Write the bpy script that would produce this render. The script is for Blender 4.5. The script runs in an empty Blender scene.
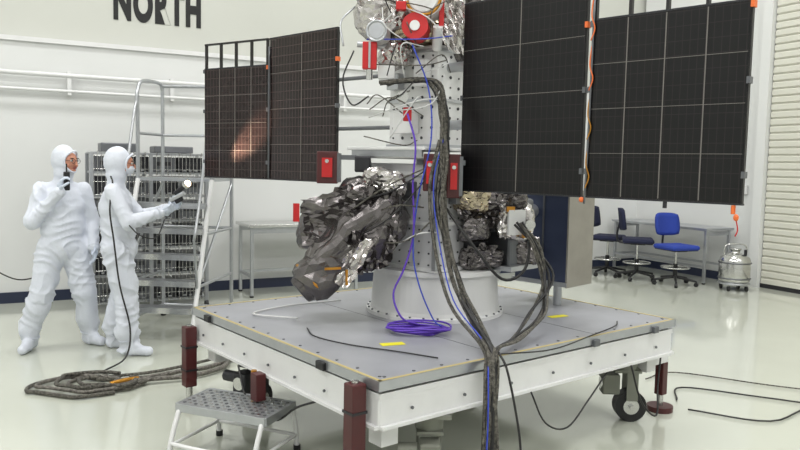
import bpy, bmesh, math, random
from mathutils import Vector, Matrix, noise
random.seed(4)
scene=bpy.context.scene
V=Vector
scene.view_settings.view_transform='Standard'
scene.view_settings.look='None'
scene.view_settings.exposure=0.0

# ------------------------------------------------------------ materials
def lin(c):
    return tuple(((x/255)/12.92 if x/255<=0.04045 else ((x/255+0.055)/1.055)**2.4) for x in c)
def mat(name,rgb,rough=0.5,metal=0.0,bump=0.0,bscale=40,var=0.0,vscale=6,emit=0,kind='noise',coat=0,spec=0.5):
    m=bpy.data.materials.new(name); m.use_nodes=True
    nt=m.node_tree; bs=nt.nodes['Principled BSDF']
    col=lin(rgb)
    bs.inputs['Base Color'].default_value=(*col,1)
    bs.inputs['Roughness'].default_value=rough
    bs.inputs['Metallic'].default_value=metal
    bs.inputs['Specular IOR Level'].default_value=spec
    if coat: bs.inputs['Coat Weight'].default_value=coat; bs.inputs['Coat Roughness'].default_value=0.06
    tc=nt.nodes.new('ShaderNodeTexCoord')
    if var>0:
        n=nt.nodes.new('ShaderNodeTexNoise'); n.inputs['Scale'].default_value=vscale; n.inputs['Detail'].default_value=5
        nt.links.new(tc.outputs['Object'],n.inputs['Vector'])
        r=nt.nodes.new('ShaderNodeValToRGB')
        r.color_ramp.elements[0].position=0.3; r.color_ramp.elements[1].position=0.7
        r.color_ramp.elements[0].color=(*[max(0,c*(1-var)) for c in col],1)
        r.color_ramp.elements[1].color=(*[min(1,c*(1+var)) for c in col],1)
        nt.links.new(n.outputs['Fac'],r.inputs['Fac']); nt.links.new(r.outputs['Color'],bs.inputs['Base Color'])
    if bump>0:
        n=nt.nodes.new('ShaderNodeTexNoise'); n.inputs['Scale'].default_value=bscale; n.inputs['Detail'].default_value=4
        nt.links.new(tc.outputs['Object'],n.inputs['Vector'])
        b=nt.nodes.new('ShaderNodeBump'); b.inputs['Strength'].default_value=bump; b.inputs['Distance'].default_value=0.02
        nt.links.new(n.outputs['Fac'],b.inputs['Height']); nt.links.new(b.outputs['Normal'],bs.inputs['Normal'])
    if emit:
        bs.inputs['Emission Color'].default_value=(*col,1); bs.inputs['Emission Strength'].default_value=emit
    return m
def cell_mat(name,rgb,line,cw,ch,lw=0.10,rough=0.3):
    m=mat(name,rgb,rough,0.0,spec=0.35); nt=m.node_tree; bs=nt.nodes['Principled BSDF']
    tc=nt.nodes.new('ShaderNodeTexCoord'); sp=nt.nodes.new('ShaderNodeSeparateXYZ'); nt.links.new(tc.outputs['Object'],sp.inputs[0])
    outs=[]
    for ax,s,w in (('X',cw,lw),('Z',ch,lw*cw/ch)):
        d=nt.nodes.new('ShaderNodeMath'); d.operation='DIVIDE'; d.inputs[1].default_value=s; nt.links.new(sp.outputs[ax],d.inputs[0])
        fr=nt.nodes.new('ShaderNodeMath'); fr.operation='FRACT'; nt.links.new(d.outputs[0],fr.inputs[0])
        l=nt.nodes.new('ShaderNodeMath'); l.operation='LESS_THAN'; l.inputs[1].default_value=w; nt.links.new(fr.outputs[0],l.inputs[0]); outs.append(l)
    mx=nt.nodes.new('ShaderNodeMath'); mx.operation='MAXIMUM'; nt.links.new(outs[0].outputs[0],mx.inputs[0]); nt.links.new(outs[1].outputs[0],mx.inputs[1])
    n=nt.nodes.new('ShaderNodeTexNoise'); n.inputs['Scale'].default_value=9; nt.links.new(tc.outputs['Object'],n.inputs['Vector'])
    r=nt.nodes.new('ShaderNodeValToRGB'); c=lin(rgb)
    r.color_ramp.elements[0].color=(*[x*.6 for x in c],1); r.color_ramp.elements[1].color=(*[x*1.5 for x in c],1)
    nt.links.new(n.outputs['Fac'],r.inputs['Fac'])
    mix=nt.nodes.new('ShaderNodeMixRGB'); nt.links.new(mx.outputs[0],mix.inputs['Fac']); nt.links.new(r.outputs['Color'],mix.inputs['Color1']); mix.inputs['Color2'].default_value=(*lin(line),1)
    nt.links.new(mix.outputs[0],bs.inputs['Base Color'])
    return m

M={}
M['floor']=mat('epoxy_floor',(195,198,186),0.11,var=0.03,vscale=1.5,coat=0.5)
M['wall_hi']=mat('wall_paint_upper',(194,195,188),0.7,var=0.02,vscale=1)
M['wall']=mat('wall_paint',(213,214,213),0.6,var=0.02,vscale=1)
M['ceil']=mat('ceiling_paint',(214,214,212),0.8)
M['blue_base']=mat('baseboard_blue',(30,38,62),0.4)
M['white']=mat('white_enamel',(218,218,218),0.35,var=0.03,vscale=8)
M['deck']=mat('deck_plate',(147,148,154),0.34,var=0.08,vscale=5)
M['alu']=mat('aluminium',(178,180,184),0.32,0.8,var=0.06,vscale=12)
M['alu_d']=mat('aluminium_dark',(110,112,116),0.4,0.7)
M['steel']=mat('stainless',(198,198,196),0.2,0.95)
M['foil']=mat('silver_mli_foil',(196,192,190),0.22,0.95,bump=0.12,bscale=30)
M['foil_d']=mat('grey_mli_foil',(106,102,102),0.26,0.9,bump=0.12,bscale=30,var=.2,vscale=8)
M['foil_g']=mat('champagne_foil',(178,166,144),0.22,0.95,bump=0.12,bscale=30)
M['gold']=mat('gold_kapton',(190,134,50),0.3,0.7,bump=0.4,bscale=30)
M['red']=mat('red_cover',(186,26,30),0.4)
M['dred']=mat('dark_red_paint',(72,24,26),0.4,var=0.1)
M['black']=mat('black_rubber',(22,22,24),0.5)
M['dark']=mat('dark_metal',(52,52,56),0.4,0.5)
M['cable']=mat('braided_cable',(98,95,88),0.5,0.3,bump=0.9,bscale=120,var=0.7,vscale=60)
M['cable_k']=mat('black_cable',(28,27,28),0.45)
M['purple']=mat('purple_cable',(92,56,176),0.4)
M['bluec']=mat('blue_cable',(50,70,180),0.4)
M['wcable']=mat('white_cable',(205,205,205),0.4)
M['pedestal']=mat('adapter_white',(214,214,214),0.35,0.05,var=0.04)
M['bus']=mat('bus_panel_grey',(198,198,200),0.4,0.15,var=0.05,vscale=10)
M['rad']=mat('radiator_blue_grey',(66,74,98),0.3,0.4,var=0.15,vscale=4)
M['tan']=mat('tan_panel',(146,142,134),0.4,0.3,var=0.1)
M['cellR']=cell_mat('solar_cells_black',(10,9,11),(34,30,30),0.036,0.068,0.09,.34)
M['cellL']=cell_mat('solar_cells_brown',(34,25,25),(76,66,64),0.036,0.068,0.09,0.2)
M['strip']=mat('panel_busbar',(120,116,112),0.4,0.3)
M['pedge']=mat('panel_edge',(26,24,24),0.4)
M['suit']=mat('cleanroom_suit',(214,218,228),0.75,bump=0.25,bscale=30)
M['boot']=mat('boot_cover',(202,206,216),0.6,bump=0.3,bscale=30)
M['glove']=mat('latex_glove',(196,204,218),0.45)
M['skin']=mat('skin',(190,132,108),0.5,var=0.05,vscale=20)
M['lip']=mat('lips',(150,82,76),0.5)
M['eyew']=mat('eye_white',(235,235,232),0.3)
M['hair']=mat('brow_hair',(52,38,30),0.7)
M['yellow']=mat('yellow_label',(226,216,40),0.5)
M['ylstrip']=mat('deck_edge_seal',(184,168,116),0.5)
M['orange']=mat('orange_tag',(226,110,50),0.5)
M['chair']=mat('blue_fabric',(36,60,150),0.85,bump=0.2,bscale=150)
M['chair_n']=mat('navy_fabric',(22,26,56),0.85,bump=0.2,bscale=150)
M['door']=mat('door_slat_cream',(206,205,194),0.5)
M['green']=mat('caster_motor_grey_green',(122,124,114),0.5,0.3,var=0.1)
M['text']=mat('black_wall_lettering',(14,14,16),0.6)
M['bin']=mat('grey_bin',(104,106,110),0.5,0.2,var=0.15)
M['lamp']=mat('lamp_diffuser',(255,255,250),0.5,emit=2.0)
M['glow']=mat('torch_lens',(255,224,180),0.5,emit=9.0)
M['hose']=mat('wrapped_hose',(112,108,102),0.4,0.5,bump=0.8,bscale=60,var=0.5,vscale=50)
M['plug']=mat('dark_hole',(50,50,54),0.6)
M['lens']=mat('spectacle_glass',(150,165,175),0.1,0.1)

# ------------------------------------------------------------ builder
def frame(p0,p1):
    d=(V(p1)-V(p0)); L=d.length; z=d.normalized()
    a=V((0,0,1)) if abs(z.z)<0.95 else V((1,0,0))
    x=a.cross(z).normalized(); y=z.cross(x)
    m=Matrix((x,y,z)).transposed().to_4x4(); m.translation=V(p0)
    return m,L
def catmull(pts,n=6):
    P=[V(p) for p in pts]
    if len(P)<3: return P
    out=[]
    Q=[P[0]*2-P[1]]+P+[P[-1]*2-P[-2]]
    for i in range(1,len(Q)-2):
        a,b,c,d=Q[i-1:i+3]
        for k in range(n):
            t=k/n
            out.append(0.5*((2*b)+(c-a)*t+(2*a-5*b+4*c-d)*t*t+(3*b-a-3*c+d)*t**3))
    out.append(P[-1]); return out
class B:
    def __init__(s,M0=None): s.v=[];s.f=[];s.m=[];s.s=[];s.mats=[];s.M0=M0 or Matrix()
    def mi(s,k):
        if k not in s.mats: s.mats.append(k)
        return s.mats.index(k)
    def add(s,vs,fs,k,smooth=False,Mx=None):
        o=len(s.v); T=s.M0 @ Mx if Mx is not None else s.M0
        s.v+= [T@V(v) for v in vs]; i=s.mi(k)
        for f in fs: s.f.append([o+a for a in f]); s.m.append(i); s.s.append(smooth)
    def box(s,c,size,k,rz=0,bev=0,Mx=None):
        T=Matrix.Translation(V(c))@Matrix.Rotation(rz,4,'Z')
        if Mx is not None: T=Mx@T
        x,y,z=[a/2 for a in size]
        if bev<=0:
            vs=[(-x,-y,-z),(x,-y,-z),(x,y,-z),(-x,y,-z),(-x,-y,z),(x,-y,z),(x,y,z),(-x,y,z)]
            fs=[(0,3,2,1),(4,5,6,7),(0,1,5,4),(1,2,6,5),(2,3,7,6),(3,0,4,7)]
            s.add(vs,fs,k,False,T)
        else:
            bm=bmesh.new(); bmesh.ops.create_cube(bm,size=1.0)
            for v in bm.verts: v.co=V((v.co.x*2*x,v.co.y*2*y,v.co.z*2*z))
            bmesh.ops.bevel(bm,geom=bm.edges[:],offset=bev,segments=2,affect='EDGES',profile=0.5)
            bm.verts.index_update()
            s.add([v.co.copy() for v in bm.verts],[[v.index for v in f.verts] for f in bm.faces],k,False,T); bm.free()
    def cyl(s,p0,p1,r0,k,r1=None,seg=16,caps=True,smooth=True):
        r1=r0 if r1 is None else r1
        T,L=frame(p0,p1); vs=[];fs=[]
        for r,z in((r0,0),(r1,L)):
            for i in range(seg):
                a=2*math.pi*i/seg; vs.append((r*math.cos(a),r*math.sin(a),z))
        for i in range(seg):
            j=(i+1)%seg; fs.append((i,j,seg+j,seg+i))
        s.add(vs,fs,k,smooth,T)
        if caps: s.add(vs,[tuple(range(seg))[::-1],tuple(range(seg,2*seg))],k,False,T)
    def tube(s,pts,r,k,seg=8,n=6,sm=True,closed=False):
        P=catmull(pts,n) if sm else [V(p) for p in pts]
        vs=[];fs=[];t=(P[1]-P[0]).normalized()
        a=V((0,0,1)) if abs(t.z)<0.9 else V((1,0,0)); nx=a.cross(t).normalized()
        for i,p in enumerate(P):
            if i==0: tt=(P[1]-P[0])
            elif i==len(P)-1: tt=(P[-1]-P[-2])
            else: tt=(P[i+1]-P[i-1])
            if tt.length<1e-7: tt=t.copy()
            tt.normalize(); nx=(nx-tt*nx.dot(tt)); nx.normalize(); ny=tt.cross(nx)
            for q in range(seg):
                an=2*math.pi*q/seg; vs.append(p+(nx*math.cos(an)+ny*math.sin(an))*r)
        for i in range(len(P)-1):
            for q in range(seg):
                w=(q+1)%seg; fs.append((i*seg+q,i*seg+w,(i+1)*seg+w,(i+1)*seg+q))
        fs.append(tuple(range(seg))[::-1]); fs.append(tuple(range((len(P)-1)*seg,len(P)*seg)))
        s.add(vs,fs,k,True)
    def bars(s,pts,r,k,seg=8):
        for a,b in zip(pts[:-1],pts[1:]): s.cyl(a,b,r,k,seg=seg)
        for p in pts[1:-1]: s.ell(p,(r,r,r),k,8,6)
    def ell(s,c,ax,k,nu=16,nv=10,Mx=None):
        T=Matrix.Translation(V(c))
        if Mx is not None: T=T@Mx
        vs=[];fs=[]
        for j in range(1,nv):
            ph=math.pi*j/nv
            for i in range(nu):
                th=2*math.pi*i/nu
                vs.append((ax[0]*math.sin(ph)*math.cos(th),ax[1]*math.sin(ph)*math.sin(th),ax[2]*math.cos(ph)))
        n0=len(vs); vs.append((0,0,ax[2])); vs.append((0,0,-ax[2]))
        for j in range(nv-2):
            for i in range(nu):
                w=(i+1)%nu; fs.append((j*nu+i,(j+1)*nu+i,(j+1)*nu+w,j*nu+w))
        for i in range(nu):
            w=(i+1)%nu; fs.append((n0,i,w)); fs.append((n0+1,(nv-2)*nu+w,(nv-2)*nu+i))
        s.add(vs,fs,k,True,T)
    def lathe(s,prof,c,k,seg=48,axis=None,smooth=False):
        if axis is None: T=Matrix.Translation(V(c))
        else: T,_=frame(c,V(c)+V(axis))
        vs=[];fs=[]
        for r,z in prof:
            for i in range(seg):
                a=2*math.pi*i/seg; vs.append((r*math.cos(a),r*math.sin(a),z))
        for j in range(len(prof)-1):
            for i in range(seg):
                w=(i+1)%seg; fs.append((j*seg+i,j*seg+w,(j+1)*seg+w,(j+1)*seg+i))
        fs.append(tuple(range(seg))[::-1]); fs.append(tuple(range((len(prof)-1)*seg,len(prof)*seg)))
        s.add(vs,fs,k,smooth,T)
    def torus(s,c,R,r,k,axis=(0,0,1),seg=28,sec=8):
        T,_=frame(c,V(c)+V(axis)); vs=[];fs=[]
        for i in range(seg):
            a=2*math.pi*i/seg
            for j in range(sec):
                b=2*math.pi*j/sec; vs.append(((R+r*math.cos(b))*math.cos(a),(R+r*math.cos(b))*math.sin(a),r*math.sin(b)))
        for i in range(seg):
            for j in range(sec):
                i2=(i+1)%seg;j2=(j+1)%sec; fs.append((i*sec+j,i2*sec+j,i2*sec+j2,i*sec+j2))
        s.add(vs,fs,k,True,T)
    def crumple(s,c,ax,k,Mx=None,amp=0.03,seed=0,sub=4,pw=3.0,fr=1.0):
        """creased foil: flat facets, long sharp folds"""
        bm=bmesh.new(); bmesh.ops.create_icosphere(bm,subdivisions=sub,radius=1)
        T=Matrix.Translation(V(c))
        if Mx is not None: T=T@Mx
        rr=random.Random(seed); vs=[]
        dirs=[V((rr.uniform(-1,1),rr.uniform(-1,1),rr.uniform(-1,1))).normalized() for _ in range(5)]
        for v in bm.verts:
            p=v.co; q=(abs(p.x)**pw+abs(p.y)**pw+abs(p.z)**pw)**(1/pw); p=p/q
            w=V((p.x*ax[0],p.y*ax[1],p.z*ax[2])); nn=v.co.normalized()
            d=0
            for i,dr in enumerate(dirs):
                ph=w.dot(dr)*(9+7*i)*fr+noise.noise(w*5*fr+V((seed,i*7,0)))*2.6
                tri=abs((ph/math.pi)%2-1)-.5
                d+=tri*amp*(.6 if i<2 else .36)
            d+=noise.noise(w*4*fr+V((0,0,seed)))*amp*.9
            j=V((rr.uniform(-1,1),rr.uniform(-1,1),rr.uniform(-1,1)))*.0055
            vs.append(w+nn*d+j)
        bm.verts.index_update()
        s.add(vs,[[v.index for v in f.verts] for f in bm.faces],k,False,T); bm.free()
    def sheet(s,a,b_,c,d,k,amp=.03,seed=0,n=16):
        """draped crinkled blanket between 4 corners (a-b top edge, c-d bottom edge)"""
        a,b_,c,d=map(V,(a,b_,c,d)); rr=random.Random(seed); nn=(b_-a).cross(c-a).normalized(); vs=[];fs=[]
        for j in range(n+1):
            for i in range(n+1):
                u,v=i/n,j/n; p=(a*(1-u)+b_*u)*(1-v)+(c*(1-u)+d*u)*v
                h=noise.noise(p*6+V((seed,0,0)))*amp*1.6
                for q in range(3):
                    ph=(u*(4+3*q)+v*(3-4*q))+noise.noise(p*5+V((q*9,seed,0)))*1.6
                    h+=(abs(ph%2-1)-.5)*amp*(.9-.2*q)
                h+=amp*1.2*math.sin(math.pi*u)
                e=.012 if (i in (0,n) or j in (0,n)) else .006
                vs.append(p+nn*h+V((rr.uniform(-1,1),rr.uniform(-1,1),rr.uniform(-1,1)))*e)
        for j in range(n):
            for i in range(n):
                k0=j*(n+1)+i
                fs.append((k0,k0+1,k0+n+2)); fs.append((k0,k0+n+2,k0+n+1))
        s.add(vs,fs,k,False)
    def obj(s,name,parent=None,loc=None,rz=None,fixn=True):
        me=bpy.data.meshes.new(name)
        if loc is None and s.v:
            mn=V((min(v.x for v in s.v),min(v.y for v in s.v),min(v.z for v in s.v)))
            mx=V((max(v.x for v in s.v),max(v.y for v in s.v),max(v.z for v in s.v)))
            o=V(((mn.x+mx.x)/2,(mn.y+mx.y)/2,mn.z)); vv=[v-o for v in s.v]
        else: o=V(loc); vv=s.v
        me.from_pydata([tuple(v) for v in vv],[],s.f)
        for k in s.mats: me.materials.append(M[k])
        me.polygons.foreach_set('material_index',s.m); me.polygons.foreach_set('use_smooth',s.s)
        me.update()
        ob=bpy.data.objects.new(name,me); scene.collection.objects.link(ob)
        ob.location=o
        if rz is not None: ob.rotation_euler=(0,0,rz)
        if parent: ob.parent=parent
        return ob
def empty(name):
    e=bpy.data.objects.new(name,None); scene.collection.objects.link(e); return e
def TR(x,y,rz,z=0): return Matrix.Translation((x,y,z))@Matrix.Rotation(rz,4,'Z')

# ------------------------------------------------------------ room frame
AL=math.radians(28); CU,SU=math.cos(AL),math.sin(AL)
RM=Matrix.Rotation(AL,4,'Z')
V0=9.03; U0=9.30; UM=-7.0; VM=-6.0; H=8.0
b=B(RM); b.box(((UM+U0)/2,(VM+V0)/2,-0.05),(U0-UM+.6,V0-VM+.6,0.1),'floor'); b.obj('floor')
b=B(RM); b.box(((UM+U0)/2,(VM+V0)/2,H+0.05),(U0-UM+.6,V0-VM+.6,0.1),'ceil'); b.obj('ceiling')
b=B(RM)
b.box(((UM+U0)/2,V0+0.2,H/2),(U0-UM+.6,0.2,H),'wall_hi')
b.box(((UM+U0)/2,V0+0.05,1.43),(U0-UM,0.1,2.86),'wall')
b.box(((UM+U0)/2,V0+0.04,2.87),(U0-UM,0.14,0.05),'white')
b.obj('wall_north')
b=B(RM); b.box((U0+0.1,(VM+V0)/2,H/2),(0.2,V0-VM,H),'wall'); b.obj('wall_east')
b=B(RM); b.box((UM-0.1,(VM+V0)/2,H/2),(0.2,V0-VM,H),'wall'); b.obj('wall_west')
b=B(RM); b.box(((UM+U0)/2,VM-0.1,H/2),(U0-UM,0.2,H),'wall'); b.obj('wall_south')
b=B(RM); b.box(((UM+U0)/2,V0-0.008,0.06),(U0-UM,0.016,0.12),'blue_base'); b.obj('baseboard_north')
b=B(RM); b.box((U0-0.008,7.87,0.06),(0.016,2.3,0.12),'blue_base'); b.obj('baseboard_east')
b=B(RM)
for z,r in ((2.50,0.025),(2.33,0.018)):
    b.cyl((UM+.05,V0-0.09,z),(4.6,V0-0.09,z),r,'white',seg=12)
for u in [x*1.1-6 for x in range(10)]:
    b.box((u,V0-0.05,2.42),(0.04,0.1,0.26),'white')
b.obj('wall_pipe_rail')
# lettering
cu=bpy.data.curves.new('lettering','FONT'); cu.body='NORTH'; cu.size=0.62; cu.extrude=0.003; cu.offset=0.034; cu.align_x='CENTER'; cu.space_character=1.15
to=bpy.data.objects.new('t',cu); scene.collection.objects.link(to)
dg=bpy.context.evaluated_depsgraph_get(); me=bpy.data.meshes.new_from_object(to.evaluated_get(dg))
bpy.data.objects.remove(to)
xs=[v.co.x for v in me.vertices]; sx=0.99/(max(xs)-min(xs))
ys=[v.co.y for v in me.vertices]; sy=0.42/(max(ys)-min(ys))
for v in me.vertices: v.co.x*=sx; v.co.y*=sy
me.materials.clear(); me.materials.append(M['text'])
lt=bpy.data.objects.new('wall_lettering_sign',me); scene.collection.objects.link(lt)
mm=Matrix(((CU,0,SU,0),(SU,0,-CU,0),(0,1,0,0),(0,0,0,1)))
mm.translation=RM@V((1.58,V0+0.096,3.22)); lt.matrix_world=mm
# roll-up door
b=B(RM)
for i in range(52):
    z0=0.04+i*0.1
    vs=[]
    y0,y1=1.8,6.62
    prof=[(U0-0.03,z0),(U0-0.055,z0+0.02),(U0-0.055,z0+0.08),(U0-0.03,z0+0.1)]
    for yy in (y0,y1):
        for (x,zz) in prof: vs.append((x,yy,zz))
    b.add(vs,[(k,k+1,5+k,4+k) for k in range(3)],'door')
b.box((U0-0.03,4.21,0.03),(0.05,4.86,0.06),'dark')
b.box((U0-0.065,6.70,2.7),(0.12,0.14,5.4),'wall'); b.box((U0-0.065,1.72,2.7),(0.12,0.14,5.4),'wall')
b.box((U0-0.26,4.21,5.45),(0.5,5.1,0.5),'white')
b.obj('door_1')
b=B(RM); b.box((U0-0.021,6.98,1.35),(0.04,0.09,0.13),'white',bev=0.006); b.box((U0-0.045,6.98,1.35),(0.012,0.02,0.04),'dark'); b.obj('light_switch')

# lights
for u in (-4.5,1.2,6.8):
    for v in (-3.5,1.5,6.3):
        b=B(RM); b.box((u,v,H-0.06),(2.4,1.2,0.1),'white',bev=0.02); b.box((u,v,H-0.12),(2.25,1.05,0.02),'lamp')
        fo=b.obj('ceiling_light')
        ld=bpy.data.lights.new('area','AREA'); ld.shape='RECTANGLE'; ld.size=2.2; ld.size_y=1.0; ld.energy=155; ld.color=(1,0.995,0.985)
        lo=bpy.data.objects.new('lamp',ld); scene.collection.objects.link(lo)
        lo.parent=fo; lo.location=(0,0,-0.03); lo.rotation_euler=(0,0,AL)

# ------------------------------------------------------------ platform
PA=math.atan2(.628,.778)
PC=V((-.075+.778*1.185-.628*1.0, 3.16+.628*1.185+.778*1.0,0))
PM=TR(PC.x,PC.y,PA)
hx,hy=1.185,1.0
b=B(PM)
b.box((0,0,0.632),(2*hx,2*hy,0.036),'deck',bev=0.004)
for sx_ in (-1,1): b.box((sx_*(hx+.002),0,0.628),(0.012,2*hy+.02,0.046),'alu')
for sy_ in (-1,1): b.box((0,sy_*(hy+.002),0.628),(2*hx+.02,0.012,0.046),'alu')
for sx_ in (-1,1): b.box((sx_*(hx-.008),0,0.6505),(0.018,2*hy,0.003),'ylstrip')
for sy_ in (-1,1): b.box((0,sy_*(hy-.008),0.6505),(2*hx,0.018,0.003),'ylstrip')
b.box((0,0,0.601),(2*hx-.05,2*hy-.05,0.026),'dark')
b.box((0,0,0.575),(2*hx-.01,2*hy-.01,0.03),'white')
for sy_ in (-1,1):
    b.box((0,sy_*(hy-.03),0.50),(2*hx-.02,0.05,0.13),'white',bev=0.006)
    b.box((0,sy_*(hy-.03),0.435),(2*hx-.02,0.09,0.015),'white')
for sx_ in (-1,1):
    b.box((sx_*(hx-.03),0,0.50),(0.05,2*hy-.02,0.13),'white',bev=0.006)
    b.box((sx_*(hx-.03),0,0.435),(0.09,2*hy-.02,0.015),'white')
b.box((0,0,0.49),(2*hx-.1,0.08,0.1),'white')
for x in (-.55,.55): b.box((x,0,0.49),(0.08,2*hy-.1,0.1),'white')
for x in (-.4,.4): b.box((x,0,0.6505),(0.004,2*hy-.06,0.001),'alu_d')
for i in range(14):
    for sy_ in (-1,1): b.cyl((-hx+.06+i*(2*hx-.12)/13,sy_*(hy-.045),0.650),(-hx+.06+i*(2*hx-.12)/13,sy_*(hy-.045),0.653),0.008,'alu_d',seg=8)
for i in range(12):
    for sx_ in (-1,1): b.cyl((sx_*(hx-.045),-hy+.06+i*(2*hy-.12)/11,0.650),(sx_*(hx-.045),-hy+.06+i*(2*hy-.12)/11,0.653),0.008,'alu_d',seg=8)
for y in (-.55,.75): b.box((-hx-.012,y,0.622),(0.03,0.07,0.04),'black',bev=0.004)
for x in (-.5,.35,.95): b.box((x,-hy-.012,0.615),(0.05,0.03,0.04),'alu_d',bev=0.004)
for i in range(7):
    yy=-.85+i*.28; b.cyl((-hx-.004,yy,0.50),(-hx-.012,yy,0.50),0.008,'alu_d',seg=8)
    xx=-1.0+i*.33; b.cyl((xx,-hy-.004,0.50),(xx,-hy-.012,0.50),0.008,'alu_d',seg=8)
for sx_,sy_ in ((-1,1),(1,1),(1,-1),(-1,-1)):
    b.box((sx_*(hx-.12),sy_*(hy-.12),0.37),(0.10,0.10,0.12),'white',bev=0.005)
def jack(x,y,top):
    b.box((x,y,(top+.12)/2+.02),(0.075,0.075,top-.14),'dred',bev=0.006)
    b.cyl((x,y,0.02),(x,y,0.16),0.022,'steel',seg=12)
    b.cyl((x,y,0.0),(x,y,0.022),0.075,'dred',seg=20); b.cyl((x,y,0.022),(x,y,0.04),0.045,'dred',seg=16)
    b.cyl((x,y,top-.05),(x,y,top+.02),0.018,'steel',seg=10)
    for z in (top-.12,.26): b.box((x,y,z),(0.082,0.082,0.012),'dark')
jack(-hx-.05,hy-.05,.53); jack(-hx-.06,-hy+.10,.62); jack(hx+.05,hy-.1,.5)
jx,jy=hx+.10,-hy+.13
b.box((jx,jy,.22),(.06,.06,.22),'dred',bev=.005); b.cyl((jx,jy,.03),(jx,jy,.14),.02,'steel'); b.cyl((jx,jy,0),(jx,jy,.035),.085,'dred',seg=20); b.box((jx-.08,jy,.38),(.2,.06,.10),'white',bev=.004); b.cyl((jx,jy,.3),(jx,jy,.44),.015,'steel')
b.box((-hx-.05,.02,.38),(0.06,0.07,0.15),'dred',bev=.005); b.cyl((-hx-.05,.07,.30),(-hx-.05,.07,.46),.016,'gold',seg=10)
def caster(x,y,ang,mk='green'):
    T=Matrix.Translation((x,y,0))@Matrix.Rotation(ang,4,'Z')
    o=b.M0; b.M0=o@T
    b.box((0,0,.415),(.2,.2,.02),mk); b.cyl((0,0,.34),(0,0,.41),.07,mk,seg=20)
    b.box((0,0,.33),(.17,.13,.02),mk,bev=.004)
    for s_ in (-1,1): b.box((0.03,s_*.055,.235),(.07,.012,.19),mk)
    b.cyl((0.03,-.04,.1),(0.03,.04,.1),.10,'black',seg=28); b.cyl((0.03,-.05,.1),(0.03,.05,.1),.05,'steel',seg=16)
    b.cyl((0.03,-.075,.1),(0.03,.075,.1),.015,'steel',seg=10)
    b.box((-.1,0,.24),(.11,.10,.13),mk,bev=.01); b.cyl((-.16,0,.24),(-.1,0,.24),.04,'steel',seg=16)
    b.cyl((-.1,.06,.26),(-.1,.15,.26),.035,mk,seg=14)
    b.M0=o
caster(-.80,-.90,.9); caster(.92,-.84,-.7); caster(-.95,.60,.4,'dark'); caster(.9,.75,.3)
b.box((-.72,-.50,.6515),(.055,.13,.002),'yellow',rz=1.25); b.box((.62,-.52,.6515),(.05,.14,.002),'yellow',rz=1.4)
b.tube([(-hx-.03,.3,.43),(-hx-.05,.15,.28),(-hx-.02,-.1,.22),(-hx,-.3,.34),(-hx+.02,-.5,.43)],.006,'cable_k')
b.tube([(-.2,-hy-.02,.43),(-.1,-hy-.04,.25),(.1,-hy-.03,.18),(.3,-hy-.02,.3),(.5,-hy,.43)],.005,'cable_k')
b.tube([(.7,-hy-.02,.43),(.78,-hy-.05,.2),(.9,-hy-.08,.1),(1.0,-hy-.02,.25),(1.05,-hy,.43)],.006,'cable_k')
b.obj('transport_dolly_platform')

# ------------------------------------------------------------ spacecraft
SCR=empty('spacecraft_satellite')
CX,CY=.20,4.78; SA=-math.radians(43)
SM=TR(CX,CY,SA)
ax_,ay_=PC.x+.02,PC.y+.13
b=B(); b.lathe([(.45,.6505),(.45,.672),(.425,.677),(.42,.70),(.405,.92),(.43,.925),(.43,.955),(.37,.955)],(ax_,ay_,0),'pedestal',seg=64)
for i in range(32):
    a=2*math.pi*i/32; x=ax_+.438*math.cos(a); y=ay_+.438*math.sin(a)
    b.cyl((x,y,.67),(x,y,.682),.007,'alu_d',seg=8)
b.obj('payload_adapter',SCR)
b=B(SM); hb=.29
b.box((0,0,1.28),(2*hb,2*hb,.66),'bus',bev=.01)
for z in (.97,1.25,1.55): b.box((0,0,z),(2*hb+.03,2*hb+.03,.022),'pedestal')
for s_ in (-1,1):
    for t_ in (-1,1): b.box((s_*hb,t_*hb,1.28),(.03,.03,.62),'alu')
for i in range(7):
    for j in range(8):
        b.cyl((-.24+.08*i,-hb,1.0+.07*j),(-.24+.08*i,-hb-.006,1.0+.07*j),.006,'plug',seg=6)
        b.cyl((hb,-.24+.08*i,1.0+.07*j),(hb+.006,-.24+.08*i,1.0+.07*j),.006,'plug',seg=6)
b.box((hb+.02,.08,1.2),(.05,.2,.25),'dark',bev=.006); b.box((hb+.03,-.12,1.42),(.06,.12,.1),'alu_d',bev=.006)
b.box((.05,-hb-.015,1.45),(.16,.04,.10),'alu_d',bev=.006)
b.obj('lower_bus',SCR)
b=B(TR(1.09,5.20,math.radians(-43)))
b.box((0,0,1.12),(.42,.32,.64),'rad',bev=.01)
b.box((.215,0,1.12),(.012,.34,.66),'tan'); b.box((0,-.166,1.43),(.44,.014,.03),'alu'); b.box((0,-.166,.81),(.44,.014,.03),'alu')
b.box((.02,-.168,1.12),(.012,.01,.6),'alu_d')
b.cyl((.1,-.08,.6505),(.1,-.08,.81),.03,'alu'); b.cyl((-.1,.08,.6505),(-.1,.08,.81),.03,'alu')
b.obj('radiator_module',SCR)
b=B()
b.cyl((.45,4.85,1.3),(.95,5.15,1.3),.05,'alu'); b.cyl((.45,4.85,1.0),(.95,5.15,1.0),.05,'alu_d')
b.box((.66,4.80,1.18),(.34,.26,.44),'alu_d',rz=SA,bev=.02)
b.box((.64,4.75,.97),(.42,.3,.03),'alu',rz=SA)
b.box((.52,4.70,1.30),(.2,.16,.22),'alu_d',rz=SA,bev=.01)
b.crumple((.70,4.55,1.27),(.10,.09,.10),'foil',amp=.045,seed=3,pw=6)
b.crumple((.52,4.62,1.03),(.13,.1,.06),'foil_d',amp=.03,seed=8,pw=6)
b.crumple((.78,4.75,1.06),(.12,.1,.09),'foil_d',amp=.04,seed=9,pw=6)
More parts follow.
